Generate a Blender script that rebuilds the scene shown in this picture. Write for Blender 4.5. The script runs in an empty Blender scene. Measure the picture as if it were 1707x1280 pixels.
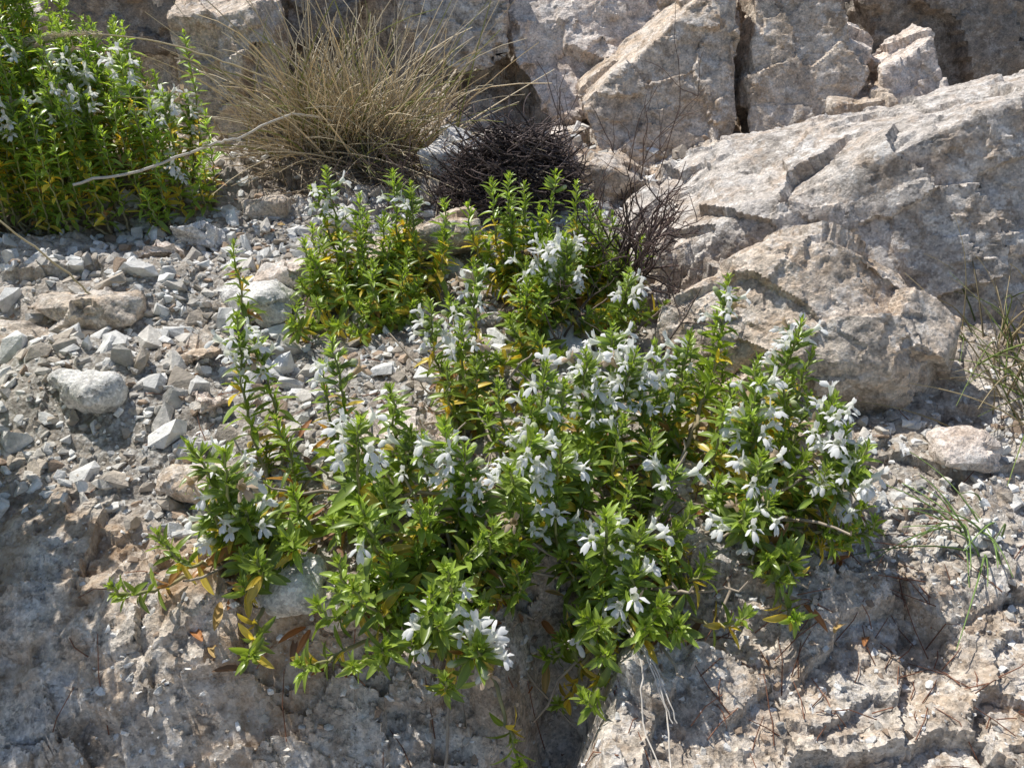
import bpy, math, random
import numpy as np
from mathutils import Vector, Matrix, Quaternion
rng = np.random.default_rng(11)
random.seed(5)
sc = bpy.context.scene
sc.view_settings.view_transform = 'Standard'
sc.view_settings.look = 'None'
sc.view_settings.exposure = 0

# ------------------------------------------------------------ noise
def hsh(ix, iy, iz, s):
    n = (ix.astype(np.int64)*374761393 + iy.astype(np.int64)*668265263 + iz.astype(np.int64)*1274126177 + s*974634777) & 0xffffffff
    n = ((n ^ (n >> 13))*1103515245) & 0xffffffff
    n = ((n ^ (n >> 16))*2246822519) & 0xffffffff
    n = (n ^ (n >> 15)) & 0xffffff
    return n/float(0xffffff)
def vnoise(x, y, z, s=0):
    ix, iy, iz = np.floor(x), np.floor(y), np.floor(z)
    fx, fy, fz = x-ix, y-iy, z-iz
    fx = fx*fx*(3-2*fx); fy = fy*fy*(3-2*fy); fz = fz*fz*(3-2*fz)
    r = 0
    for dx in (0, 1):
        wx = fx if dx else 1-fx
        for dy in (0, 1):
            wy = fy if dy else 1-fy
            for dz in (0, 1):
                wz = fz if dz else 1-fz
                r = r + hsh(ix+dx, iy+dy, iz+dz, s)*wx*wy*wz
    return r*2-1
def vnoise2(x, y, s=0):
    ix, iy = np.floor(x), np.floor(y)
    z = np.zeros_like(ix)
    fx, fy = x-ix, y-iy
    fx = fx*fx*(3-2*fx); fy = fy*fy*(3-2*fy)
    return ((hsh(ix, iy, z, s)*(1-fx)+hsh(ix+1, iy, z, s)*fx)*(1-fy)+(hsh(ix, iy+1, z, s)*(1-fx)+hsh(ix+1, iy+1, z, s)*fx)*fy)*2-1
def fbm2(x, y, sc_, oc, s=0, g=.5):
    r = 0; a = 1; f = sc_
    for i in range(oc):
        r = r+a*vnoise2(x*f+i*17.3, y*f-i*9.1, s+i); a *= g; f *= 2.03
    return r
def fbm3(x, y, z, sc_, oc, s=0, g=.5):
    r = 0; a = 1; f = sc_
    for i in range(oc):
        r = r+a*vnoise(x*f+i*17.3, y*f-i*9.1, z*f+i*4.7, s+i); a *= g; f *= 2.03
    return r
def facet2(x, y, cell, s, slope=.7, step=.35):
    X, Y = x/cell, y/cell
    ix, iy = np.floor(X), np.floor(Y)
    best = np.full(X.shape, 9e9); val = np.zeros(X.shape)
    z = np.zeros_like(ix)
    for dx in (-1, 0, 1):
        for dy in (-1, 0, 1):
            a, b = ix+dx, iy+dy
            cx = a+hsh(a, b, z, s); cy = b+hsh(a, b, z, s+1)
            d = (X-cx)**2+(Y-cy)**2
            v = (hsh(a, b, z, s+2)-.5)*2*step+(hsh(a, b, z, s+3)-.5)*2*slope*(X-cx)+(hsh(a, b, z, s+4)-.5)*2*slope*(Y-cy)
            m = d < best
            best = np.where(m, d, best); val = np.where(m, v, val)
    return val*cell
def facet3(x, y, z, cell, s, slope=.7, step=.3):
    X, Y, Z = x/cell, y/cell, z/cell
    ix, iy, iz = np.floor(X), np.floor(Y), np.floor(Z)
    best = np.full(X.shape, 9e9); val = np.zeros(X.shape)
    for dx in (-1, 0, 1):
        for dy in (-1, 0, 1):
            for dz in (-1, 0, 1):
                a, b, c = ix+dx, iy+dy, iz+dz
                cx = a+hsh(a, b, c, s); cy = b+hsh(a, b, c, s+1); cz = c+hsh(a, b, c, s+5)
                d = (X-cx)**2+(Y-cy)**2+(Z-cz)**2
                v = (hsh(a, b, c, s+2)-.5)*2*step+(hsh(a, b, c, s+3)-.5)*2*slope*(X-cx)+(hsh(a, b, c, s+4)-.5)*2*slope*(Y-cy)+(hsh(a, b, c, s+6)-.5)*2*slope*(Z-cz)
                m = d < best
                best = np.where(m, d, best); val = np.where(m, v, val)
    return val*cell
def sstep(a, b, x):
    t = np.clip((x-a)/(b-a), 0, 1)
    return t*t*(3-2*t)

# ------------------------------------------------------------ terrain
def base_h(x, y):
    left = sstep(.6, -.4, x)
    z = np.where(y > 5, .12*(y-5), -(.30+.45*left)*(5-y))
    z = np.where(y < 1, -(.30+.45*left)*4, z)
    z = z+.3*np.exp(-((x+2.2)**2/2+(y-4.75)**2))
    s = np.clip((5.1-y)/.7, 0, 1)
    wob = .32+.12*np.sin(y*3.1)
    z = z-1.5*np.exp(-(np.abs(x-wob)/.33)**3)*s*sstep(0, 1.5, y)
    z = z+4.6*sstep(17.2, 21.5, y+.5*np.sin(x*.7))+.18*np.maximum(y-22, 0)*sstep(22, 40, y)
    z = z+.35*sstep(4.2, 7.5, x)*sstep(5.5, 7.5, y)
    z = z+.30*np.exp(-((x+4.8)/1.3)**4-((y-7.6)/.8)**4)
    z = z+.30*np.exp(-((x+5.4)/1.4)**4-((y-9.6)/.5)**4)
    return z
def gravel_mask(x, y):
    n = fbm2(x, y, .7, 3, 51)
    m = sstep(-6.8, -5.2, x+n*.5)*sstep(.2, -1.2, x+n*.4)*sstep(5.2, 6.2, y+n*.5)*sstep(13.5, 11.5, y)
    m2 = sstep(6.4, 7.5, y+n*.3)*sstep(2.2, 1.2, x)*sstep(-1.5, 0, x)*sstep(14, 12.5, y)
    m3 = np.exp(-((x-4.3)/1.2)**2-((y-6.4)/.9)**2)
    return np.clip(m+.7*m2+.8*m3, 0, 1)
def ter(x, y):
    x = np.asarray(x, float); y = np.asarray(y, float)
    wx = x+.10*fbm2(x, y, 1.3, 3, 3); wy = y+.10*fbm2(x, y, 1.3, 3, 9)
    g = gravel_mask(x, y)
    R = 1-.72*g
    far = sstep(16, 19, y)
    h = base_h(x, y)+.10*fbm2(x, y, .6, 3, 20)
    h = h+R*(.36*facet2(wx, wy*1.25, 1.25, 30)+.44*facet2(wx, wy, .5, 40, .6, .22)+.38*facet2(wx*1.1, wy, .2, 60, .6, .25)+.34*facet2(x, y, .09, 65))
    h = h+.026*fbm2(x, y, 4., 5, 70, .58)
    h = h+far*(1.1*facet2(wx, wy, 2.6, 80)+.5*facet2(wx, wy, .9, 90))
    return h
def h1(x, y):
    return float(ter(np.array([x]), np.array([y]))[0])

xc = np.arange(-5.2, 5.2, .022)
out = []
a = 5.2; s = .04
while a < 160:
    out.append(a); s = .045 if a < 10 else s*1.25; a += s
xs = np.concatenate([-np.array(out)[::-1], xc, np.array(out)])
xs = np.unique(np.round(xs, 5))
ys = list(np.arange(2.6, 7.5, .020))+list(np.arange(7.5, 10, .03))+list(np.arange(10, 22, .05))
a = 22.; s = .1
while a < 260:
    ys.append(a); a += s; s *= 1.2
a = 2.6; s = .1; neg = []
while a > -120:
    a -= s; s *= 1.3; neg.append(a)
ys = np.array(sorted(neg)+ys)
GX, GY = np.meshgrid(xs, ys)
inner = (np.abs(GX) < 5) & (GY > 2.7) & (GY < 9.9)
GX = GX+np.where(inner, (rng.random(GX.shape)-.5)*.012, 0)
GY = GY+np.where(inner, (rng.random(GX.shape)-.5)*.012, 0)
GZ = ter(GX.ravel(), GY.ravel())

def mesh_from(name, V, F, col=None, smooth=True, mat=None, sharp=None):
    me = bpy.data.meshes.new(name)
    V = np.ascontiguousarray(V, dtype=np.float32); F = np.ascontiguousarray(F, dtype=np.int32)
    k = F.shape[1]
    me.vertices.add(len(V)); me.vertices.foreach_set("co", V.ravel())
    me.loops.add(F.size); me.loops.foreach_set("vertex_index", F.ravel())
    me.polygons.add(len(F)); me.polygons.foreach_set("loop_start", np.arange(0, F.size, k, dtype=np.int32))
    try: me.polygons.foreach_set("loop_total", np.full(len(F), k, dtype=np.int32))
    except Exception: pass
    me.update(calc_edges=True)
    me.polygons.foreach_set("use_smooth", np.full(len(F), smooth, dtype=bool))
    if col is not None:
        at = me.color_attributes.new("Col", 'FLOAT_COLOR', 'POINT')
        c = np.ones((len(V), 4), dtype=np.float32); c[:, :3] = col
        at.data.foreach_set("color", c.ravel())
    me.validate()
    if sharp: me.set_sharp_from_angle(angle=math.radians(sharp))
    ob = bpy.data.objects.new(name, me)
    bpy.context.collection.objects.link(ob)
    if mat: me.materials.append(mat)
    return ob

# ------------------------------------------------------------ materials
def newmat(name):
    m = bpy.data.materials.new(name); m.use_nodes = True
    nt = m.node_tree; nt.nodes.clear()
    return m, nt, nt.nodes, nt.links
def ramp(N, L, src, stops):
    r = N.new("ShaderNodeValToRGB"); L.new(src, r.inputs[0])
    e = r.color_ramp.elements
    e[0].position = stops[0][0]; e[0].color = (*stops[0][1], 1)
    e[1].position = stops[-1][0]; e[1].color = (*stops[-1][1], 1)
    for p, c in stops[1:-1]:
        q = e.new(p); q.color = (*c, 1)
    return r.outputs[0]
def g1(v): return (v, v, v)
def noise(N, L, co, scale, detail=6, rough=.6, dist=0):
    n = N.new("ShaderNodeTexNoise"); n.inputs["Scale"].default_value = scale
    n.inputs["Detail"].default_value = detail; n.inputs["Roughness"].default_value = rough
    n.inputs["Distortion"].default_value = dist
    L.new(co, n.inputs["Vector"]); return n.outputs["Fac"]
def mix(N, L, f, a, b, mode='MIX'):
    m = N.new("ShaderNodeMix"); m.data_type = 'RGBA'; m.blend_type = mode
    if isinstance(f, (int, float)): m.inputs[0].default_value = f
    else: L.new(f, m.inputs[0])
    for i, v in ((6, a), (7, b)):
        if isinstance(v, tuple): m.inputs[i].default_value = (*v, 1)
        else: L.new(v, m.inputs[i])
    return m.outputs[2]
def madd(N, L, a, k, b):
    h = N.new("ShaderNodeMath"); h.operation = 'MULTIPLY_ADD'; L.new(a, h.inputs[0]); h.inputs[1].default_value = k
    L.new(b, h.inputs[2])
    return h.outputs[0]
def rockmat(name, ca, cb, cc, stain=.5, ground=False, seed=0., quartz=.6, lichen=.7):
    m, nt, N, L = newmat(name)
    tc = N.new("ShaderNodeTexCoord"); mp = N.new("ShaderNodeMapping")
    mp.inputs["Location"].default_value = (seed, seed*.7, seed*1.3)
    L.new(tc.outputs["Object"], mp.inputs[0]); co = mp.outputs[0]
    n1 = noise(N, L, co, 1.3, 5, .68)
    c = ramp(N, L, n1, [(.38, ca), (.5, cb), (.62, cc)])
    n2 = noise(N, L, co, 6, 7, .76)
    c = mix(N, L, .9, c, ramp(N, L, n2, [(.36, g1(.55)), (.47, g1(1.08)), (.62, g1(1.40))]), 'MULTIPLY')
    n3 = noise(N, L, co, 1.9, 4, .72)
    c = mix(N, L, ramp(N, L, n3, [(.48, g1(0)), (.60, g1(stain))]), c, (.50, .33, .19))
    n4 = noise(N, L, co, 3.0, 6, .78)
    c = mix(N, L, ramp(N, L, n4, [(.53, g1(0)), (.58, g1(quartz))]), c, (.78, .74, .69))
    c = mix(N, L, ramp(N, L, n4, [(.38, g1(lichen*.8)), (.44, g1(0))]), c, (.21, .185, .155))
    n5 = noise(N, L, co, 13, 5, .75)
    c = mix(N, L, ramp(N, L, n5, [(.58, g1(0)), (.63, g1(lichen*.8))]), c, (.13, .11, .09))
    v6 = N.new("ShaderNodeTexVoronoi"); v6.inputs["Scale"].default_value = 38.; L.new(co, v6.inputs["Vector"])
    s6 = N.new("ShaderNodeSeparateColor"); L.new(v6.outputs["Color"], s6.inputs[0])
    c = mix(N, L, .6, c, ramp(N, L, s6.outputs[0], [(0, g1(.62)), (.6, g1(1.05)), (1, g1(1.45))]), 'MULTIPLY')
    wn = N.new("ShaderNodeTexNoise"); wn.inputs["Scale"].default_value = 2.6; wn.inputs["Detail"].default_value = 3; wn.inputs["Roughness"].default_value = .65
    L.new(co, wn.inputs["Vector"])
    ad = N.new("ShaderNodeVectorMath"); ad.operation = 'MULTIPLY_ADD'; ad.inputs[1].default_value = (.35, .35, .35)
    L.new(wn.outputs["Color"], ad.inputs[0]); L.new(co, ad.inputs[2])
    def vor(scale, vec, feat='F1'):
        v = N.new("ShaderNodeTexVoronoi"); v.feature = feat; v.inputs["Scale"].default_value = scale; L.new(vec, v.inputs["Vector"]); return v
    h = madd(N, L, vor(5.5, ad.outputs[0]).outputs["Distance"], .28, n2)
    vB = vor(15., ad.outputs[0])
    h = madd(N, L, vB.outputs["Distance"], .20, h)
    h = madd(N, L, v6.outputs["Distance"], .08, h)
    if ground:
        at = N.new("ShaderNodeAttribute"); at.attribute_name = "Col"
        sp = N.new("ShaderNodeSeparateColor"); L.new(at.outputs["Color"], sp.inputs[0])
        s1 = N.new("ShaderNodeSeparateColor"); L.new(vB.outputs["Color"], s1.inputs[0])
        cg = ramp(N, L, s1.outputs[0], [(0, (.28, .24, .19)), (.4, (.47, .43, .37)), (.75, (.61, .58, .53)), (1, (.78, .76, .72))])
        ch = ramp(N, L, s6.outputs[1], [(0, (.22, .185, .15)), (.5, (.47, .43, .37)), (1, (.70, .67, .62))])
        cg = mix(N, L, .6, cg, ch)
        cg = mix(N, L, ramp(N, L, vB.outputs["Distance"], [(.35, g1(0)), (.75, g1(.6))]), cg, (.15, .12, .095))
        c = mix(N, L, sp.outputs[0], c, cg)
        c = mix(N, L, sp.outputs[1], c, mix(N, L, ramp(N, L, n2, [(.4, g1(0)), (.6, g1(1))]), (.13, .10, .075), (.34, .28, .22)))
        c = mix(N, L, sp.outputs[2], c, mix(N, L, ramp(N, L, n2, [(.4, g1(0)), (.6, g1(1))]), (.36, .23, .13), (.63, .50, .37)))
    b = N.new("ShaderNodeBump"); b.inputs["Strength"].default_value = .75; b.inputs["Distance"].default_value = .10
    L.new(h, b.inputs["Height"])
    p = N.new("ShaderNodeBsdfPrincipled"); p.inputs["Roughness"].default_value = .70
    p.inputs["Specular IOR Level"].default_value = .4
    L.new(c, p.inputs["Base Color"]); L.new(b.outputs[0], p.inputs["Normal"])
    o = N.new("ShaderNodeOutputMaterial"); L.new(p.outputs[0], o.inputs[0])
    return m
def attrmat(name, rough=.5, transl=0., tcol=(1, 1, 1), spec=.4, noisy=0., bump=0.):
    m, nt, N, L = newmat(name)
    at = N.new("ShaderNodeAttribute"); at.attribute_name = "Col"; c = at.outputs["Color"]
    tc = N.new("ShaderNodeTexCoord")
    if noisy:
        n = noise(N, L, tc.outputs["Object"], noisy, 4, .65)
        c = mix(N, L, .8, c, ramp(N, L, n, [(.3, g1(.6)), (.7, g1(1.3))]), 'MULTIPLY')
    p = N.new("ShaderNodeBsdfPrincipled"); p.inputs["Roughness"].default_value = rough
    p.inputs["Specular IOR Level"].default_value = spec
    L.new(c, p.inputs["Base Color"])
    if bump:
        b = N.new("ShaderNodeBump"); b.inputs["Strength"].default_value = .6; b.inputs["Distance"].default_value = bump
        L.new(noise(N, L, tc.outputs["Object"], 30, 3, .7), b.inputs["Height"]); L.new(b.outputs[0], p.inputs["Normal"])
    o = N.new("ShaderNodeOutputMaterial")
    if transl:
        t = N.new("ShaderNodeBsdfTranslucent"); L.new(mix(N, L, 1., c, tcol, 'MULTIPLY'), t.inputs[0])
        ms = N.new("ShaderNodeMixShader"); ms.inputs[0].default_value = transl
        L.new(p.outputs[0], ms.inputs[1]); L.new(t.outputs[0], ms.inputs[2]); L.new(ms.outputs[0], o.inputs[0])
    else: L.new(p.outputs[0], o.inputs[0])
    return m
M_ground = rockmat("ground_rock", (.42, .355, .29), (.66, .58, .485), (.50, .46, .415), .45, True, lichen=.8)
M_tan = rockmat("tan_rock", (.46, .365, .275), (.66, .55, .44), (.52, .455, .385), .45, seed=3.1, quartz=.5, lichen=.4)
M_pink = rockmat("pinkish_rock", (.60, .49, .41), (.78, .67, .58), (.62, .55, .49), .3, seed=7.7, lichen=.3)
M_grey = rockmat("grey_rock", (.38, .335, .29), (.58, .52, .46), (.50, .46, .42), .35, seed=12.3, quartz=.7, lichen=.5)
M_dark = rockmat("dark_rock", (.18, .15, .12), (.28, .235, .19), (.23, .205, .175), .25, seed=19.3, quartz=.2)
M_white = rockmat("white_stone", (.62, .60, .56), (.78, .755, .71), (.66, .64, .61), .1, seed=31., lichen=.3)
M_leaf = attrmat("savory_leaf", .34, .38, (1.55, 1.55, .65), .6)
M_petal = attrmat("white_petal", .7, .40, (1, .99, .96), .1)
M_stem = attrmat("woody_stem", .8, 0, spec=.2, noisy=9)
M_straw = attrmat("dry_straw", .6, .25, (1.2, 1.1, .8), .3)
M_peb = attrmat("pebble_stone", .85, 0, spec=.25, noisy=9, bump=.03)

X, Y = GX.ravel(), GY.ravel()
g = gravel_mask(X, Y)
nz = fbm2(X, Y, 1.1, 4, 200)
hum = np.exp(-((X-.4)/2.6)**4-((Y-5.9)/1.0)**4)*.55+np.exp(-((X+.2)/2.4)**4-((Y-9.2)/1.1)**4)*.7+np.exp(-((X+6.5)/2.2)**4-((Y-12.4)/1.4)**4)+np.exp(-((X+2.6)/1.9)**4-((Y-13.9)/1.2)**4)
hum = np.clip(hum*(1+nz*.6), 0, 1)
och = np.clip(sstep(.0, .5, nz)*(sstep(-.8, -1.8, X)*sstep(6.4, 5.6, Y)*.7+.15), 0, 1)
nx_, ny_ = len(xs), len(ys)
idx = np.arange(nx_*ny_).reshape(ny_, nx_)
F = np.stack([idx[:-1, :-1], idx[:-1, 1:], idx[1:, 1:], idx[1:, :-1]], -1).reshape(-1, 4)
mesh_from("ground", np.stack([X, Y, GZ], 1), F, np.stack([g, hum, och], 1), True, M_ground, 24)

# ------------------------------------------------------------ rocks
def rock(name, pts, mat, seed, voxel=.05, amp=1.):
    import bmesh
    bm = bmesh.new()
    for p in pts: bm.verts.new(p)
    bmesh.ops.convex_hull(bm, input=bm.verts)
    dead = [v for v in bm.verts if not v.link_faces]
    bmesh.ops.delete(bm, geom=dead, context='VERTS')
    me = bpy.data.meshes.new(name+"_h"); bm.to_mesh(me); bm.free()
    ob = bpy.data.objects.new(name, me); bpy.context.collection.objects.link(ob)
    mod = ob.modifiers.new("r", 'REMESH'); mod.mode = 'VOXEL'; mod.voxel_size = voxel
    sm = ob.modifiers.new("s", 'SMOOTH'); sm.iterations = 2
    dg = bpy.context.evaluated_depsgraph_get()
    me2 = bpy.data.meshes.new_from_object(ob.evaluated_get(dg))
    ob.modifiers.clear(); ob.data = me2
    n = len(me2.vertices)
    V = np.empty(n*3, np.float32); me2.vertices.foreach_get("co", V); V = V.reshape(-1, 3).astype(float)
    Nn = np.empty(n*3, np.float32); me2.vertices.foreach_get("normal", Nn); Nn = Nn.reshape(-1, 3)
    x, y, z = V.T
    wx = x+.06*fbm3(x, y, z, 1.5, 3, seed); wy = y+.06*fbm3(x, y, z, 1.5, 3, seed+5); wz = z+.06*fbm3(x, y, z, 1.5, 3, seed+8)
    d = amp*(.34*facet3(wx, wy, wz, 1.1, seed+11, .8, .18)+.24*facet3(wx, wy, wz, .42, seed+21, .7, .2))+.20*facet3(wx, wy, wz, .16, seed+25, .7, .2)*min(amp+.1, 1)+.05*fbm3(x, y, z, .9, 2, seed+40)+.014*fbm3(x, y, z, 6., 4, seed+31, .6)
    V = V+Nn*d[:, None]
    me2.vertices.foreach_set("co", V.astype(np.float32).ravel())
    me2.polygons.foreach_set("use_smooth", np.ones(len(me2.polygons), bool))
    me2.update()
    me2.set_sharp_from_angle(angle=math.radians(26))
    me2.materials.clear(); me2.materials.append(mat)
    return ob
rock("boulder", [(1.5, 8.0, .2), (1.65, 8.3, 1.1), (2.3, 8.1, 1.4), (2.9, 8.5, 1.80), (3.5, 8.3, 1.95), (4.15, 8.1, 1.70), (4.9, 7.8, 1.15), (4.95, 7.7, .3), (4.3, 7.3, -.1), (3.0, 7.3, 0), (2.1, 7.55, 0), (3.5, 7.35, .9), (4.4, 7.35, .8), (2.6, 7.5, .9),
     (2., 9.0, .9), (4.6, 8.8, 1.3), (3.2, 9.0, 1.6), (2, 9.0, 0), (5, 8.8, 0)], M_tan, 100, .032, .7)
rock("rock_slab", [(3.3, 9.7, .2), (4.0, 9.7, 1.75), (4.5, 9.8, 2.35), (5.2, 9.9, 2.6), (5.9, 9.9, 2.95), (7.6, 10.3, 3.35), (9.2, 10.8, 3.4), (5.3, 8.6, .2), (5.9, 8.3, -.1), (7.5, 8.4, -.2), (9.5, 8.6, 0), (5.6, 9.2, 1.2), (6.8, 9.3, 1.6),
     (1.7, 10.4, .75), (1.7, 12.2, .95), (2.8, 12.6, 1.6), (5.0, 12.9, 1.8), (7.6, 13.0, 2.6), (9.5, 13, 2.7), (1.7, 10.4, 0), (2, 12.6, 0), (9.5, 13, 0)], M_grey, 160, .042, .62)
def lean(P, y0=14.6, k=.55, th=1.6):
    pts = []
    for x, z in P:
        y = y0+(z-1.2)*k
        pts += [(x, y, z), (x+.05, y+th, z+.1)]
    return pts
rock("rock", lean([(-.1, 3.1), (.3, 3.6), (2.0, 4.1), (3.5, 4.1), (3.7, 3.5), (2.7, 2.9), (1.9, 1.6), (.9, 1.35), (.3, 2.0), (.0, 2.4)], 15.2, .9), M_pink, 210, .045, .9)
rock("rock", lean([(1.25, 1.85), (2.6, 2.9), (3.65, 3.8), (3.9, 3.8), (3.95, 1.7), (3.8, 1.0), (2.5, .8), (1.5, 1.2)], 14.0, .6), M_tan, 230, .04, .6)
rock("rock", lean([(4.25, 4.1), (5.5, 4.1), (5.9, 3.0), (6.15, 2.3), (5.5, 1.1), (4.45, .9), (4.15, 1.7)], 14.1, .6), M_tan, 250, .04, .6)
rock("rock", lean([(5.5, 1.95), (6.5, 2.05), (6.95, 1.5), (6.7, 1.0), (5.6, 1.0)], 14.0, .3, 1.), M_tan, 270, .035, .7)
rock("rock", lean([(6.55, 2.35), (7.4, 2.9), (7.75, 1.8), (7.2, 1.3), (6.6, 1.4)], 14.4, .5, 1.), M_pink, 290, .035, .7)
rock("rock", lean([(5.9, 2.85), (6.45, 2.65), (6.4, 2.2), (6.0, 2.1)], 14.9, .3, 1.), M_pink, 291, .035, .6)
rock("rock", lean([(-2.3, 4.4), (-.2, 4.4), (-.2, 2.3), (-.9, 2.1), (-1.9, 2.4)], 16.0, .3, 1.6), M_grey, 310, .05)
rock("rock", lean([(-6.2, 3.1), (-4.7, 3.3), (-4.5, 2.2), (-4.8, 1.2), (-6.2, 1.2)], 15.2, .3, 1.6), M_tan, 330, .06)
rock("rock", lean([(-9.5, 4.6), (-4.2, 4.8), (-2.9, 4.2), (-3.2, 2.4), (-6, 2.2), (-9.5, 2.2)], 17.4, .3, 2.), M_dark, 350, .09)
rock("rock", lean([(6.6, 5.0), (13.5, 5.4), (13, 1.4), (6.9, 1.4)], 16.2, .3, 2.), M_dark, 370, .09)
def stone(name, cx, cy, sx, sy, sz, mat, seed, sink=.3, voxel=.03, amp=.5):
    r = np.random.default_rng(seed)
    z0 = h1(cx, cy); pts = []
    for i in range(14):
        v = r.normal(size=3); v /= np.linalg.norm(v)
        v = np.clip(v*1.25, -.85, .85)
        pts.append((cx+v[0]*sx, cy+v[1]*sy, z0+sz*(1-sink)+v[2]*sz))
    return rock(name, pts, mat, seed, voxel, amp)
for a_ in [(-.95, 13.3, .75, .5, .42, M_white, 402), (.5, 13.6, .55, .5, .38, M_pink, 404), (1.5, 12.9, .7, .6, .3, M_tan, 405),
           (-4.6, 11.1, .42, .35, .27, M_white, 406), (-3.35, 9.25, .75, .45, .28, M_white, 407), (-3.0, 9.9, .5, .35, .22, M_pink, 408),
           (-1.2, 10.6, .9, .5, .45, M_tan, 409), (-5.3, 9.0, .8, .4, .2, M_tan, 410), (-6.2, 8.2, .8, .5, .2, M_tan, 411),
           (-.95, 6.7, .65, .4, .3, M_pink, 412), (-1.9, 4.85, .35, .25, .18, M_white, 413), (-1.35, 4.75, .3, .22, .2, M_pink, 414),
           (-4.6, 7.2, .5, .3, .18, M_white, 415), (4.6, 6.6, .35, .3, .15, M_pink, 416), (-3.9, 12.2, .4, .3, .2, M_tan, 417), (-2.6, 11.6, .35, .3, .2, M_white, 418),
           (-3.6, 8.1, .45, .3, .16, M_tan, 419), (-3.3, 7.3, .3, .22, .15, M_pink, 420), (-4.9, 10.2, .5, .3, .18, M_pink, 421), (-3.0, 6.1, .4, .3, .18, M_tan, 422)]:
    stone("rock", *a_)

# ------------------------------------------------------------ instancing helper
class Batch:
    def __init__(s, V, F, fac):
        s.V = np.array(V, float); s.F = np.array(F, int); s.fac = np.array(fac, float)
        if s.fac.ndim == 1: s.fac = np.repeat(s.fac[:, None], 3, 1)
        s.M = []; s.P = []; s.C = []
    def add(s, M, p, c): s.M.append(M); s.P.append(p); s.C.append(c)
    def arrays(s):
        M = np.array(s.M, float); P = np.array(s.P, float); C = np.array(s.C, float)
        W = np.einsum('nij,vj->nvi', M, s.V)+P[:, None, :]
        n, k = len(M), len(s.V)
        F = (s.F[None]+(np.arange(n)*k)[:, None, None]).reshape(-1, 3)
        col = (C[:, None, :]*s.fac[None])
        return W.reshape(-1, 3), F, col.reshape(-1, 3)
def combine(arrs):
    V = []; F = []; C = []; o = 0
    for v, f, c in arrs:
        V.append(v); F.append(f+o); C.append(c); o += len(v)
    return np.concatenate(V), np.concatenate(F), np.concatenate(C)
def quads2tris(Q):
    T = []
    for a, b, c, d in Q: T += [(a, b, c), (a, c, d)]
    return T
def leaf_tmpl(ts, ws, ss, curl=.25, fold=.55, twist=0.):
    V = []; fac = []
    for t, w in zip(ts, ws):
        for s in ss:
            hw = .128*w
            V.append((s*hw+twist*t*t*.1, t, abs(s)*hw*fold-curl*t*t))
            fac.append(1.75 if abs(s) > .9 else (1.4 if s == 0 else .92))
    n = len(ss); Q = []
    for i in range(len(ts)-1):
        for j in range(n-1):
            Q.append((i*n+j, i*n+j+1, (i+1)*n+j+1, (i+1)*n+j))
    return V, quads2tris(Q), fac
def leafs_hi():
    ts = [0, .12, .32, .58, .8, .93, 1]; ws = [.22, .6, .95, 1, .68, .33, .03]; ss = [-1, -.80, 0, .80, 1]
    return [Batch(*leaf_tmpl(ts, ws, ss, c, f, tw)) for c, f, tw in ((.12, .5, .3), (.30, .7, -.5), (.48, .4, .6), (-.05, .8, 0))]
def leafs_lo():
    ts = [0, .3, .7, 1]; ws = [.2, 1, .85, .03]; ss = [-1, 0, 1]
    return [Batch(*leaf_tmpl(ts, ws, ss, c, f)) for c, f in ((.15, .5), (.4, .6), (0, .7))]
def flower_tmpl(k=0):
    V = []; T = []; fac = []
    def vv(x, y, z, f=(1, 1, 1)):
        V.append((x, y, z)); fac.append(f); return len(V)-1
    rings = []
    for y, r, z in ((0, .013, 0), (.06, .017, .0), (.12, .032, .004)):
        rings.append([vv(r*math.cos(a), y, z+r*math.sin(a), (.97, .98, .9)) for a in [i*math.pi/3 for i in range(6)]])
    for a, b in zip(rings, rings[1:]):
        for i in range(6):
            j = (i+1) % 6; T += [(a[i], a[j], b[j]), (a[i], b[j], b[i])]
    def lobe(base, d, side, w, ln, droop, notch=False):
        base, d, side = map(np.array, (base, d, side))
        up = np.cross(side, d)
        pts = []
        prof = [(-.5, 0), (-.85, .35), (-1, .7), (-.6, .98), (0, .82 if notch else 1.06), (.6, .98), (1, .7), (.85, .35), (.5, 0)]
        cidx = vv(*(base+d*ln*.5+up*.01), )
        for s, t in prof:
            p = base+side*s*w+d*ln*t+up*(-droop*t*t-abs(s)*w*.2)
            pts.append(vv(*p))
        for i in range(len(pts)-1): T.append((cidx, pts[i], pts[i+1]))
        T.append((cidx, pts[-1], pts[0]))
    q = (0, .02, -.015)[k]
    lobe((0, .115, .026), (0, .75, .66), (1, 0, 0), .026, .072+q, -.01, True)
    lobe((0, .115, -.026), (0, .75, -.66), (1, 0, 0), .030, .08+q, .03+q, True)
    lobe((.022, .115, -.01), (.84, .45, -.38), (.45, -.85, -.1), .022, .075, .02)
    lobe((-.022, .115, -.01), (-.84, .45, -.38), (.45, .85, .1), .022, .075, .02)
    for sx in (-.012, .014):
        a = vv(sx-.002, .09, .02); b = vv(sx+.002, .09, .02); c = vv(sx*1.6, .175, .045, (.6, .4, .45)); T.append((a, b, c))
        d = vv(sx*1.6+.007, .18, .045, (.45, .3, .38)); e = vv(sx*1.6, .185, .053, (.45, .3, .38)); T.append((c, d, e))
    return V, T, fac
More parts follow.
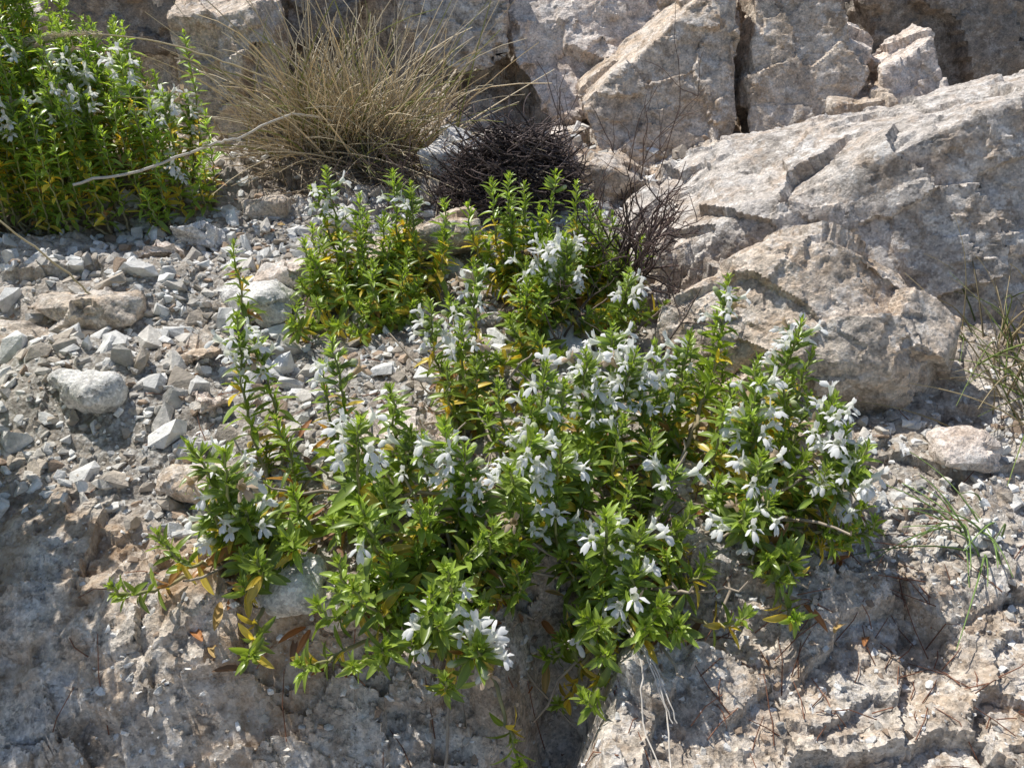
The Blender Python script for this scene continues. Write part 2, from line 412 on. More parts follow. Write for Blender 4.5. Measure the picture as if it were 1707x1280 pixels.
def calyx_tmpl():
    V = []; T = []; fac = []
    for y, r in ((-.05, .008), (-.02, .024), (.035, .027)):
        for i in range(5):
            a = i*math.tau/5; V.append((r*math.cos(a), y, r*math.sin(a))); fac.append(1.)
    for k in range(2):
        for i in range(5):
            j = (i+1) % 5; a, b = k*5, k*5+5; T += [(a+i, a+j, b+j), (a+i, b+j, b+i)]
    for i in range(5):
        a = (i+.5)*math.tau/5; V.append((.034*math.cos(a), .08, .034*math.sin(a))); fac.append(1.4)
        T.append((10+i, 10+(i+1) % 5, 15+i))
    return V, T, fac
def bud_tmpl():
    V = [(0, 0, 0)]; T = []; n = 6
    for y, r in ((.02, .022), (.055, .03), (.08, .02)):
        for i in range(n):
            a = i*math.tau/n; V.append((r*math.cos(a), y, r*math.sin(a)))
    V.append((0, .092, 0))
    for i in range(n):
        j = (i+1) % n
        T.append((0, 1+j, 1+i))
        for k in (0, 1):
            a, b = 1+k*n, 1+(k+1)*n; T += [(a+i, a+j, b+j), (a+i, b+j, b+i)]
        T.append((1+2*n+i, 1+2*n+j, len(V)-1))
    return V, T, [1.]*len(V)
class Tubes:
    def __init__(s): s.V = []; s.F = []; s.C = []; s.n = 0
    def add(s, P, r0, r1, c0, c1, sides=5):
        P = np.array(P, float); n = len(P)
        D = np.gradient(P, axis=0); D /= np.linalg.norm(D, axis=1)[:, None]+1e-9
        ref = np.array([.31, .17, .93]) if abs(D[0][2]) < .8 else np.array([.9, .3, .1])
        A = np.cross(D, ref); A /= np.linalg.norm(A, axis=1)[:, None]+1e-9
        B = np.cross(D, A)
        t = np.linspace(0, 1, n)
        R = r0+(r1-r0)*t
        ang = np.arange(sides)*math.tau/sides
        V = P[:, None]+R[:, None, None]*(A[:, None]*np.cos(ang)[None, :, None]+B[:, None]*np.sin(ang)[None, :, None])
        C = np.array(c0)[None]+(np.array(c1)-np.array(c0))[None]*t[:, None]
        s.V.append(V.reshape(-1, 3)); s.C.append(np.repeat(C, sides, 0))
        F = []
        i = np.arange(sides); j = (i+1) % sides
        for k in range(n-1):
            a, b = k*sides, (k+1)*sides
            F.append(np.stack([a+i, a+j, b+j], 1)); F.append(np.stack([a+i, b+j, b+i], 1))
        s.F.append(np.concatenate(F)+s.n); s.n += n*sides
    def arrays(s): return np.concatenate(s.V), np.concatenate(s.F), np.concatenate(s.C)

def bez(P0, P1, P2, P3, n):
    t = np.linspace(0, 1, n)[:, None]
    return (1-t)**3*P0+3*(1-t)**2*t*P1+3*(1-t)*t*t*P2+t**3*P3
def norm(v): return v/(np.linalg.norm(v)+1e-9)
def orient(axis, nrm):
    a = norm(axis); n = norm(nrm-np.dot(nrm, a)*a); s = np.cross(a, n)
    return np.stack([s, a, n], 1)

class Plant:
    def __init__(s, name, hi=True):
        s.name = name; s.L = leafs_hi() if hi else leafs_lo()
        s.fl = [Batch(*flower_tmpl(k)) for k in range(3)]; s.cx = Batch(*calyx_tmpl()); s.bd = Batch(*bud_tmpl()); s.T = Tubes(); s.hi = hi
    def leaf(s, p, axis, up, ln, col):
        M = orient(axis, up)*ln; M[:, 0] *= rng.uniform(.9, 1.35)
        s.L[rng.integers(len(s.L))].add(M, p, col)
    def shoot(s, root, tip, fl, leafy, sc_=1., lowyellow=.12, spacing=.098, tone=1.95, fsc=1., slim=True):
        root = np.array(root, float); tip = np.array(tip, float)
        d = tip-root; hgt = max(d[2], .3)
        hor = np.array([d[0], d[1], 0])
        P1 = root+hor*.55+np.array([0, 0, hgt*.12]); P2 = tip-np.array([hor[0]*.06, hor[1]*.06, hgt*.75])+np.array([*rng.normal(0, .10, 2), 0])
        P = bez(root, P1, P2, tip, 26)
        P[1:-1] += rng.normal(0, .012, (24, 3))
        seg = np.linalg.norm(np.diff(P, axis=0), axis=1); cum = np.concatenate([[0], np.cumsum(seg)]); tot = cum[-1]
        s.T.add(P, .026, .010*sc_, (.32, .24, .17), (.30, .32, .12))
        leafy = min(leafy, tot*.93)
        def at(dist):
            q = tot-dist; i = min(max(np.searchsorted(cum, q)-1, 0), len(seg)-1)
            f = (q-cum[i])/seg[i]; return P[i]+(P[i+1]-P[i])*f, norm(P[min(i+2, 25)]-P[max(i-1, 0)])
        ang = rng.uniform(0, 3.14); dist = .0; k = 0; st = tone*rng.uniform(.85, 1.15)
        zlo = rng.uniform(.08, .2); zhi = {0: 0, 1: rng.uniform(.25, .42), 2: rng.uniform(.42, .58), 3: rng.uniform(.52, .75)}[fl]
        while dist < leafy:
            rel = dist/leafy
            p, dr = at(dist)
            r0 = norm(np.cross(dr, [.3, .2, .9] if abs(dr[2]) < .9 else [1, .1, 0])); r1 = np.cross(dr, r0)
            young = max(0, 1-dist/.32)
            if slim: L = (.09+.10*min(1, dist/.22)+.12*float(sstep(.38, .9, dist)))*sc_*rng.uniform(.8, 1.2)
            else: L = (.10+.21*min(1, dist/.38))*sc_*rng.uniform(.8, 1.2)
            phi = math.radians(24+50*min(1, dist/.3)+rng.normal(0, 10)+18*rel)
            for q in (0, 1):
                a = ang+q*math.pi+rng.normal(0, .12)
                rad = r0*math.cos(a)+r1*math.sin(a)
                ax = dr*math.cos(phi)+rad*math.sin(phi)
                v = rng.uniform(.6, 1.2)*st
                c = np.array([.108, .150, .026])*v*(1-young)+np.array([.155, .205, .036])*young*v
                if rng.random() < lowyellow*(rel > .35)*(.4+rel*1.6): c = np.array([.62, .48, .08])*rng.uniform(.6, 1.1)
                elif rng.random() < .05*(rel > .6): c = np.array([.36, .19, .08])
                s.leaf(p+rad*.008, ax, dr+rng.normal(0, .15, 3), L, c)
                for z in range(2):
                    if rng.random() < (.8 if rel < .8 else .4):
                        a2 = a+rng.normal(0, .7); rad2 = r0*math.cos(a2)+r1*math.sin(a2); ph2 = math.radians(rng.uniform(18, 55))
                        s.leaf(p+rad2*.015, dr*math.cos(ph2)+rad2*math.sin(ph2), dr-rad2*.4, L*rng.uniform(.4, .65), c*np.array([1.15, 1.15, 1.05]))
                if fl and zlo < dist < zhi:
                    n = {1: .5, 2: .9, 3: 1.45}[fl]; n = int(n+rng.random())
                    for z in range(n):
                        a3 = a+rng.normal(0, .7)+(z-(n-1)/2)*.5; rad3 = r0*math.cos(a3)+r1*math.sin(a3)
                        ph3 = math.radians(rng.uniform(35, 80)); ax3 = norm(dr*math.cos(ph3)+rad3*math.sin(ph3))
                        pp = p+rad3*.03+ax3*.045
                        up = np.array([0, 0, 1.])+dr*.5+rng.normal(0, .2, 3)
                        M = orient(ax3, up)*rng.uniform(.85, 1.15)*fsc
                        s.cx.add(M, pp, np.array([.22, .30, .08])*rng.uniform(.8, 1.3))
                        u = rng.random()
                        pf = .76 if fl == 3 else (.68 if fl == 2 else .55)
                        if u < pf:
                            Mf = M*rng.uniform(.85, 1.15)
                            s.fl[rng.integers(3)].add(Mf, pp+ax3*.02, np.array([.93, .93, .92])*rng.uniform(.94, 1.01) if rng.random() > .07 else np.array([.62, .48, .35]))
                        elif u < pf+.15: s.bd.add(M, pp+ax3*.03, np.array([.6, .65, .40]))
            dist += spacing*sc_*(.42+.58*min(1, dist/.45))*rng.uniform(.85, 1.15); ang += math.pi/2+rng.normal(0, .1); k += 1
        for z in range(5):
            a = rng.uniform(0, 6.28); p, dr = at(0.0)
            r0 = norm(np.cross(dr, [1, .1, 0])); r1 = np.cross(dr, r0); rad = r0*math.cos(a)+r1*math.sin(a)
            s.leaf(p-dr*.01, dr+rad*.25, rad*-1+dr*.2, .09*sc_, np.array([.28, .36, .07]))
    def finish(s):
        e = bpy.data.objects.new(s.name, None); bpy.context.collection.objects.link(e)
        for nm, bl, mt in (("leaves", s.L+[s.cx], M_leaf), ("flowers", s.fl+[s.bd], M_petal), ("stems", [s.T], M_stem)):
            ar = [b.arrays() for b in bl if (isinstance(b, Tubes) or len(b.M))]
            if not ar: continue
            o = mesh_from(nm, *combine(ar), True, mt); o.parent = e
        return e

MT = [(-2.59,6.76,1.5,3),(-2.49,6.76,1.3,2),(-1.66,6.52,1.4,2),(-1.82,6.58,1.1,1),(-2.53,5.10,1.2,1),(-2.22,4.99,1.2,3),(-2.43,4.95,.8,3),(-2.13,4.92,.7,2),
(-1.18,5.16,1.5,3),(-1.01,5.63,1.5,1),(-.84,5.47,1.2,2),(-1.46,5.32,1.0,1),(-.55,5.35,1.4,1),(-.39,5.31,1.2,2),(-.27,5.27,.9,2),(-.84,7.35,1.3,2),
(-.50,7.13,1.2,2),(-.41,7.93,1.4,2),(-.68,7.90,1.0,1),(-.13,6.17,1.2,0),(-.37,6.82,1,0),(-.63,6.72,1,0),(.29,5.88,1.6,1),(.16,5.79,1.3,2),
(.44,5.77,1.5,1),(.65,6.20,1.5,3),(.93,6.62,1.5,3),(.78,6.05,1.3,2),(1.10,6.20,1.5,3),(1.31,6.48,1.4,2),(1.18,6.18,1.2,2),(1.70,6.77,1.3,2),
(1.61,6.40,1.1,1),(2.18,7.46,1.5,2),(2.11,7.39,1.1,1),(2.17,6.11,1.5,2),(2.06,5.76,1.2,2),(2.09,6.36,1,0),(2.63,6.51,1.6,2),(2.48,6.18,1.2,1),
(2.71,6.14,1.1,1),(2.73,5.71,1.4,2),(2.83,5.57,1.2,3),(2.93,5.35,1.2,1),(2.87,5.27,1.0,3),(2.64,5.33,1,0),(2.08,5.36,1.1,2),(2.15,5.10,.9,1),
(1.91,5.07,.8,2),(2.85,5.08,.6,0),(2.08,4.80,.6,1),(2.29,4.85,.6,0),(1.62,4.88,.5,0),(-.02,4.93,1.4,1),(.17,5.16,1.5,3),(.40,5.26,1.3,2),
(.38,5.12,1.0,2),(.08,5.01,1.1,2),(.25,5.13,1.2,1),(.72,4.71,1.2,2),(.99,4.74,1.0,2),(.95,4.48,.9,1),(.96,5.69,1.2,1),(1.22,5.66,1.1,0),
(.65,5.48,1,0),(1.37,5.45,.9,1),(.99,5.30,.9,0),(-.49,4.23,1.2,1),(-.59,4.18,1.0,0),(-.52,4.04,.9,2),(-.23,3.96,.8,3),(-.74,4.13,.6,0),
(-.95,4.04,.6,0),(-1.17,4.23,.9,0),(-1.32,4.46,.8,0),(-1.14,4.64,1.2,1),(-1.01,4.94,1,1),(-.73,4.90,.9,0),(-1.76,5.03,.8,0),(-2.14,6.01,.9,0),
(-1.78,4.75,.6,0),(-1.94,4.51,.7,0),(-1.49,4.34,.5,0),(.57,4.37,.9,3),(.48,4.49,.7,1),(1.28,4.28,.6,0),(1.14,4.34,.7,0),(.29,4.64,.5,0),
(.03,4.84,.9,0),(-.26,4.77,.8,0),(-.94,4.55,.8,0),(.61,4.68,.8,0),(1.47,5.07,.8,0),(1.78,5.41,.8,0)]
BT = [(-2.54,9.96,1.3,1),(-2.34,10.03,1.5,1),(-1.89,9.71,1.3,1),(-1.49,9.94,1.5,1),(-1.26,9.82,1.4,1),(-.82,9.33,1.4,0),(-1.63,9.84,1,0),(-2.09,9.36,1,0),
(-2.45,9.15,.8,0),(-2.11,8.87,.8,0),(-1.66,8.84,.9,0),(-1.26,9.12,.9,0),(-1.89,9.41,.9,0),(-2.33,8.71,.5,0),(-1.80,8.58,.5,0),(-.25,9.69,1.5,0),
(-.03,9.63,1.6,0),(.16,10.05,1.3,0),(.53,9.71,1.6,1),(.80,9.82,1.4,0),(.97,9.62,1.3,0),(1.25,9.64,1.1,0),(1.09,9.41,.9,0),(.60,8.71,1.3,3),
(.43,8.84,1.2,2),(.19,8.79,1,1),(-.10,9.68,1,0),(.35,9.80,1.1,0),(.05,8.62,.8,1),(.32,8.35,.8,1),(.69,8.87,.8,0),(.77,9.12,.9,0),
(1.34,8.45,1,2),(1.43,8.38,.7,0),(1.64,9.60,.8,0),(1.22,9.15,.8,0),(-1.12,8.95,.6,0),(-1.46,8.71,.5,0),(-.02,7.90,.7,0),(.24,7.67,.7,0),
(-.86,9.56,.9,0)]
def hb(x, y):
    z = .12*(y-5) if y > 5 else -.35*(5-y)
    z += .3*math.exp(-((x+2.2)**2/2+(y-4.6)**2))
    s = min(max((5.2-y)/.8, 0), 1)
    return z-1.2*math.exp(-((x-.3)/.25)**2)*s
def build(pl, tips, roots, sc_, fill, leafk=.85, **kw):
    for x, y, h, fl in tips:
        z = hb(x, y)+h
        d = [math.hypot(rx-x, ry-y) for rx, ry in roots]; rx, ry = roots[int(np.argmin(d))]
        rx += random.uniform(-.12, .12); ry += random.uniform(-.12, .12)
        rz = h1(rx, ry)
        leafy = h*leafk+.25
        pl.shoot((rx, ry, rz-.03), (x, y, z), fl, leafy, sc_*(.84+.26*float(sstep(6.0, 4.5, y))), **kw)
    for i in range(fill):
        x, y, h, fl = tips[rng.integers(len(tips))]
        x += rng.normal(0, .26); y += rng.normal(0, .26); h = h*rng.uniform(.35, .8)
        z = max(hb(x, y), h1(x, y)-.1)+h
        d = [math.hypot(rx-x, ry-y) for rx, ry in roots]; rx, ry = roots[int(np.argmin(d))]
        pl.shoot((rx, ry, h1(rx, ry)-.03), (x, y, z), 0, h*.8+.2, sc_*.95, lowyellow=.26)
p1 = Plant("savory_plant")
roots1 = [(.2, 5.75), (-1.3, 5.6), (1.7, 6.1), (-.4, 7.2), (-.5, 4.9), (1.0, 5.0), (-2.1, 5.5), (.7, 6.6), (2.1, 5.6)]
build(p1, MT, roots1, 1.04, 115, fsc=1.0)
for i in range(130):
    rx, ry = roots1[rng.integers(len(roots1))]; a = rng.uniform(0, 6.28); l = rng.uniform(.4, 1.2)
    P0 = np.array([rx, ry, h1(rx, ry)]); P3 = P0+np.array([math.cos(a)*l, math.sin(a)*l, 0]); P3[2] = h1(P3[0], P3[1])+rng.uniform(.1, .7)
    P = bez(P0, P0+[0, 0, .2], P3-[0, 0, .15], P3, 9); P[1:] += rng.normal(0, .02, (8, 3))
    p1.T.add(P, .024, .008, (.30, .24, .18), (.44, .37, .29))
p1.finish()
p2 = Plant("savory_plant")
roots2 = [(-1.5, 9.3), (.3, 9.2), (-2.1, 9.5), (1.1, 9.3), (.2, 8.5)]
build(p2, BT, roots2, 1.1, 120, lowyellow=.24, tone=2.0, fsc=1.05)
p2.finish()
p3 = Plant("savory_plant")
p3.shoot((-3.1, 8.55, h1(-3.1, 8.55)), (-3.15, 8.57, hb(-3.1, 8.5)+1.3), 0, 1.1, .8)
p3.shoot((-2.75, 8.6, h1(-2.75, 8.6)), (-2.5, 8.5, hb(-3.1, 8.5)+.6), 0, .5, .8)
p3.finish()
p4 = Plant("savory_plant", False)
for i in range(210):
    a = rng.uniform(0, 6.28); r = math.sqrt(rng.random())
    x = -7.1+2.4*r*math.cos(a); y = 12.3+1.25*r*math.sin(a)
    top = 1.3+1.9*(1-sstep(-8.3, -4.6, x))*1.+.25*math.sin(x*3)+rng.normal(0, .35)
    top *= 1-.35*r*r*(y < 12.3)
    z0 = h1(x, y); lx, ly = rng.normal(0, .2), rng.normal(-.05, .18)
    fl4 = (3 if rng.random() < .6 else 2) if rng.random() < .14 else 0
    p4.shoot((x, y, z0-.05), (x+lx, y+ly, z0+max(top, .6)), fl4, max(top, .6)*.7+.3, .74, tone=1.9, spacing=.15, lowyellow=.22, fsc=1.1, slim=False)
p4.finish()
p5 = Plant("offscreen_shade_shrub", False)  # unseen plant added left of frame to cast dappled shade on the lower-left rock
for i in range(50):
    x = -5.9+rng.normal(0, .30); y = 6.1+rng.normal(0, .3); z0 = h1(x, y)
    top = rng.uniform(1.4, 4.2); lx, ly = rng.normal(-.1, .45), rng.normal(0, .5)
    p5.shoot((x, y, z0-.05), (min(x+lx, -5.15), y+ly, z0+top), 0, top*.6, 1.4, spacing=.17, slim=False)
p5.finish()

# ------------------------------------------------------------ dry grass
def blade_path(p, az, el, ln, droop, n=9, curl=.0):
    d = np.array([math.cos(az)*math.cos(el), math.sin(az)*math.cos(el), math.sin(el)])
    t = np.linspace(0, 1, n)[:, None]
    return np.array(p)+d*ln*t+np.array([math.cos(az+curl), math.sin(az+curl), -1.2])*droop*ln*t**2.2
T = Tubes()
for i in range(850):
    u = rng.normal(0, 1, 2); x = -2.7+u[0]*.6; y = 14.0+u[1]*.35; z = h1(x, y)
    az = rng.uniform(0, 6.28); el = math.radians(rng.triangular(15, 65, 90)); ln = rng.triangular(.6, 1.7, 3.9)
    c = np.array([.84, .74, .54])*rng.uniform(.6, 1.1) if rng.random() < .86 else np.array([.38, .40, .14])
    P = blade_path((x, y, z-.03), az, el, ln, rng.uniform(0, .3), 9, rng.normal(0, .6))
    r = rng.uniform(.010, .022)
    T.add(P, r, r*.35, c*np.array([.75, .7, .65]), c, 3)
for i in range(200):
    x = -2.5+rng.normal(0, .9); y = 13.4+rng.normal(0, .4); z = h1(x, y)
    T.add(blade_path((x, y, z+.05), rng.uniform(0, 6.28), rng.uniform(.1, .6), rng.uniform(.4, 1.1), .3), .014, .005, (.36, .28, .19), (.66, .55, .4), 3)
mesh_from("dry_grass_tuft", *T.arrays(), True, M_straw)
T = Tubes()
for i in range(130):
    x = 5.9+rng.normal(0, .35); y = 7.6+rng.normal(0, .7); z = h1(x, y)
    az = rng.uniform(1.2, 5.2); el = math.radians(rng.uniform(25, 85)); ln = rng.uniform(.5, 1.9)
    c = np.array([.6, .5, .3])*rng.uniform(.6, 1.2) if rng.random() < .65 else np.array([.22, .28, .08])*rng.uniform(.8, 1.4)
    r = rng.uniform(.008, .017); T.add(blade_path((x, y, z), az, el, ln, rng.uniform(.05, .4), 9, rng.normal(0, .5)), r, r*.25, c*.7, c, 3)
for i in range(22):
    x = 4.3+rng.normal(0, .12); y = 5.6+rng.normal(0, .15); z = h1(x, y)
    c = np.array([.20, .30, .09])*rng.uniform(.7, 1.3)
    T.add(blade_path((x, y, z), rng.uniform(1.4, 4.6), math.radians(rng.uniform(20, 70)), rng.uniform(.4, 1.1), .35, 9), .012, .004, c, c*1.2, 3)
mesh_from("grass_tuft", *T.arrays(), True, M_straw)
T = Tubes()
def curve(pts, n=30, jit=.01):
    pts = np.array(pts, float); t = np.linspace(0, len(pts)-1, n); out = []
    for q in t:
        i = min(int(q), len(pts)-2); f = q-i
        p0 = pts[max(i-1, 0)]; p1_ = pts[i]; p2_ = pts[i+1]; p3_ = pts[min(i+2, len(pts)-1)]
        out.append(.5*((2*p1_)+(-p0+p2_)*f+(2*p0-5*p1_+4*p2_-p3_)*f*f+(-p0+3*p1_-3*p2_+p3_)*f**3))
    out = np.array(out); out[1:-1] += rng.normal(0, jit, (n-2, 3)); return out
T.add(curve([(-6.13, 11., 1.6), (-5.2, 11.4, 1.72), (-4.3, 11.7, 1.98), (-3.96, 11.8, 2.04), (-3.3, 12.5, 2.2), (-2.9, 13.3, 1.9)]), .022, .015, (.68, .64, .58), (.68, .64, .58))
T.add(curve([(-6.4, 9.2, 2.05), (-6.0, 9.0, 1.82), (-5.25, 8.9, 1.09), (-4.9, 8.8, h1(-4.9, 8.8))]), .010, .014, (.66, .56, .36), (.58, .5, .32))
T.add(curve([(-3.2, 13.6, 1.3), (-3.6, 13.2, 2.4), (-4.6, 12.8, 3.0), (-5.8, 12.5, 3.32), (-6.9, 12.3, 3.25)]), .014, .010, (.6, .5, .3), (.68, .6, .4))
hd = curve([(-5.9, 12.5, 3.32), (-6.3, 12.4, 3.34), (-6.7, 12.35, 3.28), (-6.95, 12.3, 3.22)], 40, .0)
for i in range(len(hd)):
    for k in range(6):
        a = rng.normal(0, 1, 3); a = norm(a)*.07
        T.add(np.stack([hd[i], hd[i]+a*.5+[-.02, 0, 0], hd[i]+a+[-.06, 0, 0]]), .009, .003, (.68, .6, .4), (.72, .64, .45), 3)
mesh_from("dry_stalks", *T.arrays(), True, M_straw)
T = Tubes()
for i in range(1700):
    a = rng.uniform(0, 6.28); r = math.sqrt(rng.random()); x = 0.0+1.05*r*math.cos(a); y = 12.2+.6*r*math.sin(a)
    z = h1(x, y)+1.15*math.sqrt(max(0, 1-r*r))*rng.uniform(.3, 1)+.05
    a2 = rng.uniform(0, 6.28); l = rng.uniform(.15, .55); d = np.array([math.cos(a2), math.sin(a2)*.7, rng.normal(.15, .5)])*l
    sd = norm(np.cross(d, [0, 0, 1]))*l*rng.uniform(-.6, .6)
    P = bez(np.array([x, y, z]), np.array([x, y, z])+d*.3+sd, np.array([x, y, z])+d*.8+sd, np.array([x, y, z])+d, 7)
    c = np.array([.06, .046, .042])*rng.uniform(.5, 2.6); T.add(P, .014, .007, c, c*1.5, 3)
mesh_from("dead_cushion_plant", *T.arrays(), True, M_stem)
T = Tubes()
def twig(p, d, ln, r, depth, c):
    n = 8; P = [np.array(p, float)]; d = norm(np.array(d, float))
    for i in range(n):
        d = norm(d+rng.normal(0, .16, 3)+np.array([0, 0, .03])); P.append(P[-1]+d*ln/n)
    T.add(P, r, r*.45, c, c*1.2, 4)
    if depth:
        for k in range(rng.integers(2, 5)):
            q = P[rng.integers(2, n)]; twig(q, d+rng.normal(0, .7, 3), ln*rng.uniform(.35, .7), r*.55, depth-1, c)
for i in range(28):
    x = 1.3+rng.normal(0, .25); y = 9.7+rng.normal(0, .35); c = np.array([.10, .07, .062])*rng.uniform(.7, 1.5)
    twig((x, y, h1(x, y)), (rng.uniform(.0, 1.), rng.uniform(-.3, .5), rng.uniform(.3, 1.2)), rng.uniform(.8, 1.5), .022, 2, c)
for i in range(12):
    x = 1.2+rng.normal(0, .4); y = 8.4+rng.normal(0, .4); c = np.array([.15, .115, .095])*rng.uniform(.7, 1.5)
    twig((x, y, h1(x, y)+.1), (rng.uniform(-.2, 1.), rng.uniform(-.3, .3), rng.uniform(.1, .5)), rng.uniform(.5, 1.), .018, 2, c)
for i in range(14):
    x = -1.6+rng.normal(0, .9); y = 12.2+rng.normal(0, .5); c = np.array([.12, .085, .075])*rng.uniform(.7, 1.5)
    twig((x, y, h1(x, y)), (rng.uniform(-.5, .5), rng.uniform(-.3, .3), 1), rng.uniform(.6, 1.2), .013, 2, c)
for i in range(9):
    x = rng.uniform(.2, 3.2); y = 13.0+rng.normal(0, .4); c = np.array([.14, .10, .08])
    twig((x, y, h1(x, y)), (rng.uniform(-.3, .5), rng.uniform(-.1, .3), 1), rng.uniform(1.2, 2.2), .012, 1, c)
mesh_from("dead_twigs", *T.arrays(), True, M_stem)
T = Tubes()
def hmax(x, y):
    q = np.linspace(-.12, .12, 5); A, B = np.meshgrid(x+q, y+q); return float(ter(A.ravel(), B.ravel()).max())
for k in range(4):
    o = rng.normal(0, .03, 2)
    pts = [(x+ox, y, hmax(x, y)+dz) for x, y, dz, ox in ((.78, 5.1, .15, o[0]), (.86, 4.75, .2, o[0]), (.94, 4.45, .12, o[0]*2), (1.04, 4.1, .06, o[1]), (1.12, 3.75, .05, o[1]*3), (1.22, 3.2, .04, o[0]*5))]
    T.add(curve(pts[:6-(k % 2)], 30, .008), .012, .006, (.6, .54, .46), (.66, .6, .52), 4)
mesh_from("dry_roots", *T.arrays(), True, M_stem)

# ------------------------------------------------------------ gravel & litter
def hull(seed, flat=.65):
    import bmesh
    r = np.random.default_rng(seed); bm = bmesh.new()
    for i in range(13):
        v = norm(r.normal(size=3)); v = np.clip(v*1.2, -.8, .8); bm.verts.new((v[0], v[1]*r.uniform(.7, 1), v[2]*flat))
    bmesh.ops.convex_hull(bm, input=bm.verts)
    bmesh.ops.delete(bm, geom=[v for v in bm.verts if not v.link_faces], context='VERTS')
    bmesh.ops.triangulate(bm, faces=bm.faces)
    bm.verts.index_update()
    V = [tuple(v.co) for v in bm.verts]; F = [tuple(v.index for v in f.verts) for f in bm.faces]; bm.free()
    return V, F, [1.]*len(V)
BB = [Batch(*hull(900+i, .5+.05*i)) for i in range(9)]
def scatter(n, xr, yr, smin, smax, usemask, powr=2.5):
    x = rng.uniform(*xr, n); y = rng.uniform(*yr, n)
    if usemask:
        k = rng.random(n) < np.clip(gravel_mask(x, y)+usemask-1, 0, 1)*1.
        x, y = x[k], y[k]
    z = ter(x, y)
    for i in range(len(x)):
        s = smin+(smax-smin)*rng.random()**powr
        q = rng.normal(size=4); q /= np.linalg.norm(q)
        R = np.array(Quaternion((q[0]*2, q[1]*.5, q[2]*.5, q[3]*2)).normalized().to_matrix())
        M = R*s*np.array([1, rng.uniform(.6, 1), rng.uniform(.5, .9)])[None]
        u = rng.random(); v = rng.uniform(.7, 1.12)
        col = np.array([.78, .765, .73]) if u < .4 else (np.array([.62, .58, .52]) if u < .72 else (np.array([.52, .45, .37]) if u < .92 else np.array([.40, .30, .22])))
        BB[rng.integers(9)].add(M, (x[i], y[i], z[i]+s*.12), col*v)
scatter(8500, (-7, 1.8), (5.2, 13), .02, .11, 1.)
scatter(850, (-7, 1.5), (5.6, 13), .07, .26, 1., 2.)
scatter(3200, (-3.5, 4.5), (3.2, 6.5), .010, .06, 0, 3)
scatter(2200, (-4, 6.0), (5., 9.5), .015, .07, 0)
scatter(700, (1, 8), (12, 15), .03, .2, 0)
scatter(900, (-9, 1), (10.5, 15), .03, .16, 0)
scatter(900, (2.8, 5.5), (5.4, 7.3), .015, .10, 0)
mesh_from("gravel", *combine([b.arrays() for b in BB]), False, M_peb)
T = Tubes()
for i in range(260):
    x = rng.uniform(-4, 5); y = rng.uniform(3.4, 9)
    if i < 90: x = rng.uniform(1.5, 4.2); y = rng.uniform(3.8, 6)
    a = rng.uniform(0, 3.14); l = rng.uniform(.12, .5); dx, dy = math.cos(a)*l/2, math.sin(a)*l/2
    za, zb_, zm = h1(x-dx, y-dy)+.02, h1(x+dx, y+dy)+.02, h1(x, y)+.03
    c = np.array([.27, .13, .08])*rng.uniform(.6, 1.5)
    T.add([(x-dx, y-dy, za), (x+rng.normal(0, .02), y, max(zm, (za+zb_)/2)), (x+dx, y+dy, zb_)], .006, .004, c, c, 3)
LB = leafs_hi()
for i in range(260):
    if i < 200: x, y = rng.uniform(-2.6, 3), rng.uniform(4.3, 7.5)
    else: x, y = rng.uniform(-4, 2), rng.uniform(7, 13)
    c = [np.array([.36, .16, .06]), np.array([.48, .33, .13]), np.array([.25, .15, .09])][rng.integers(3)]*rng.uniform(.7, 1.2)
    ax = norm(rng.normal(size=3)*[1, 1, .25]); up = np.array([0, 0, 1.])+rng.normal(0, .3, 3)
    LB[rng.integers(4)].add(orient(ax, up)*rng.uniform(.16, .3), (x, y, h1(x, y)+.04), c)
mesh_from("leaf_litter", *combine([T.arrays()]+[b.arrays() for b in LB]), True, M_straw)

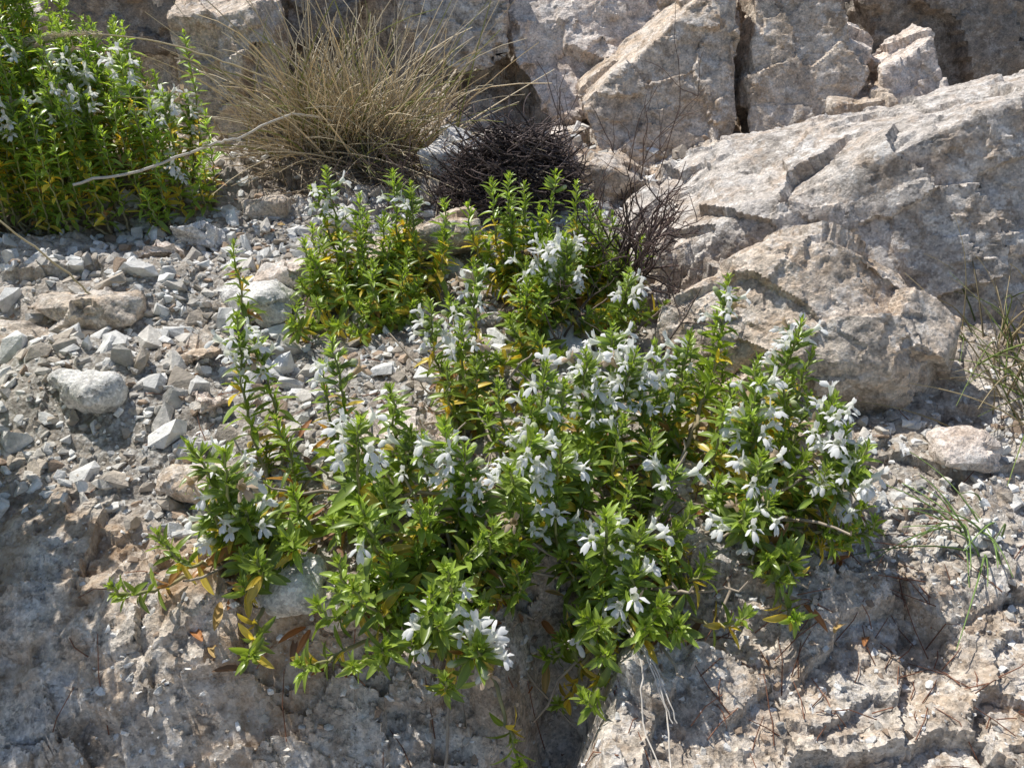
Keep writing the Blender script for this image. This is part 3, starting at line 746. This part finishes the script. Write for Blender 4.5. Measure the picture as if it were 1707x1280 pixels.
# ------------------------------------------------------------ bee
def bee(loc, s):
    V = []; F = []; C = []
    def ell(prof, cf, seg=14):
        o = sum(len(v) for v in V); vs = []; cs = []
        for y, r, z in prof:
            for i in range(seg):
                a = i*math.tau/seg; vs.append((r*math.cos(a), y, z+r*math.sin(a))); cs.append(cf(y))
        fs = []
        for k in range(len(prof)-1):
            for i in range(seg):
                j = (i+1) % seg; a = o+k*seg; b = a+seg; fs += [(a+i, a+j, b+j), (a+i, b+j, b+i)]
        V.append(np.array(vs)); C.append(np.array(cs)); F.append(np.array(fs))
    ell([(-.95+.95*t, .26*math.sin(math.pi*min(t*.9+.06, 1))**.7, -.05-.10*(1-t)) for t in np.linspace(0, 1, 21)], lambda y: (.45, .25, .06) if int((y+1)*9) % 2 else (.03, .02, .015))
    ell([(.0+.45*t, .24*math.sin(math.pi*(t*.92+.04))**.6, 0) for t in np.linspace(0, 1, 9)], lambda y: (.30, .2, .08))
    ell([(.43+.22*t, .17*math.sin(math.pi*(t*.94+.03))**.6, -.03) for t in np.linspace(0, 1, 7)], lambda y: (.05, .035, .025))
    v, f, c = np.concatenate(V), np.concatenate(F), np.concatenate(C)
    Tt = Tubes()
    for sx in (-1, 1):
        for k, y in enumerate((.1, .22, .34)):
            Tt.add([(sx*.15, y, -.12), (sx*.38, y+(k-1)*.2, -.05), (sx*.5, y+(k-1)*.35, -.42)], .035, .015, (.04, .03, .02), (.04, .03, .02), 4)
        Tt.add([(sx*.06, .62, .05), (sx*.12, .75, .14), (sx*.18, .9, .08)], .015, .012, (.03, .02, .02), (.03, .02, .02), 4)
    wv = []; wf = []
    for sx in (-1, 1):
        for ln, wd, y0 in ((.95, .16, .25), (.65, .12, .12)):
            o = len(wv); ax = norm(np.array([sx*.55, -.9, .12])); sd = norm(np.cross(ax, [0, 0, 1]))
            b = np.array([sx*.1, y0, .2])
            for t, w in ((0, .2), (.35, .8), (.7, 1), (1, .4)):
                wv += [b+ax*ln*t-sd*wd*w, b+ax*ln*t+sd*wd*w]
            for k in range(3):
                a = o+2*k; wf += [(a, a+1, a+3), (a, a+3, a+2)]
    allm = combine([(v, f, c), Tt.arrays(), (np.array(wv), np.array(wf), np.full((len(wv), 3), .42))])
    R = np.array(Matrix.Rotation(math.radians(100), 3, 'Z'))@np.array(Matrix.Rotation(math.radians(15), 3, 'X'))
    mesh_from("bee", (allm[0]*s)@R.T+np.array(loc), allm[1], allm[2], True, M_stem)
bee((.20, 8.76, hb(.19, 8.79)+1.07), .15)

# ------------------------------------------------------------ light, world, camera
S = Vector((-.40, .42, .82)).normalized()
sun = bpy.data.lights.new("sun", 'SUN'); sun.energy = 5.; sun.angle = math.radians(.5); sun.color = (1, .965, .90)
so = bpy.data.objects.new("sun", sun); bpy.context.collection.objects.link(so)
so.rotation_euler = S.to_track_quat('Z', 'Y').to_euler(); so.location = S*30
w = bpy.data.worlds.new("World"); sc.world = w; w.use_nodes = True
nt = w.node_tree; bg = nt.nodes["Background"]
sk = nt.nodes.new("ShaderNodeTexSky"); sk.sky_type = 'NISHITA'; sk.sun_disc = False
sk.sun_elevation = math.asin(S.z); sk.sun_rotation = math.atan2(S.x, S.y)
nt.links.new(sk.outputs[0], bg.inputs[0]); bg.inputs[1].default_value = .125
cam = bpy.data.cameras.new("camera"); cam.sensor_width = 36; cam.lens = 28.3; cam.clip_start = .05; cam.clip_end = 600
co = bpy.data.objects.new("camera", cam); bpy.context.collection.objects.link(co)
co.location = (0, 0, 5.2); co.rotation_euler = (math.radians(90-32), 0, 0)
sc.camera = co
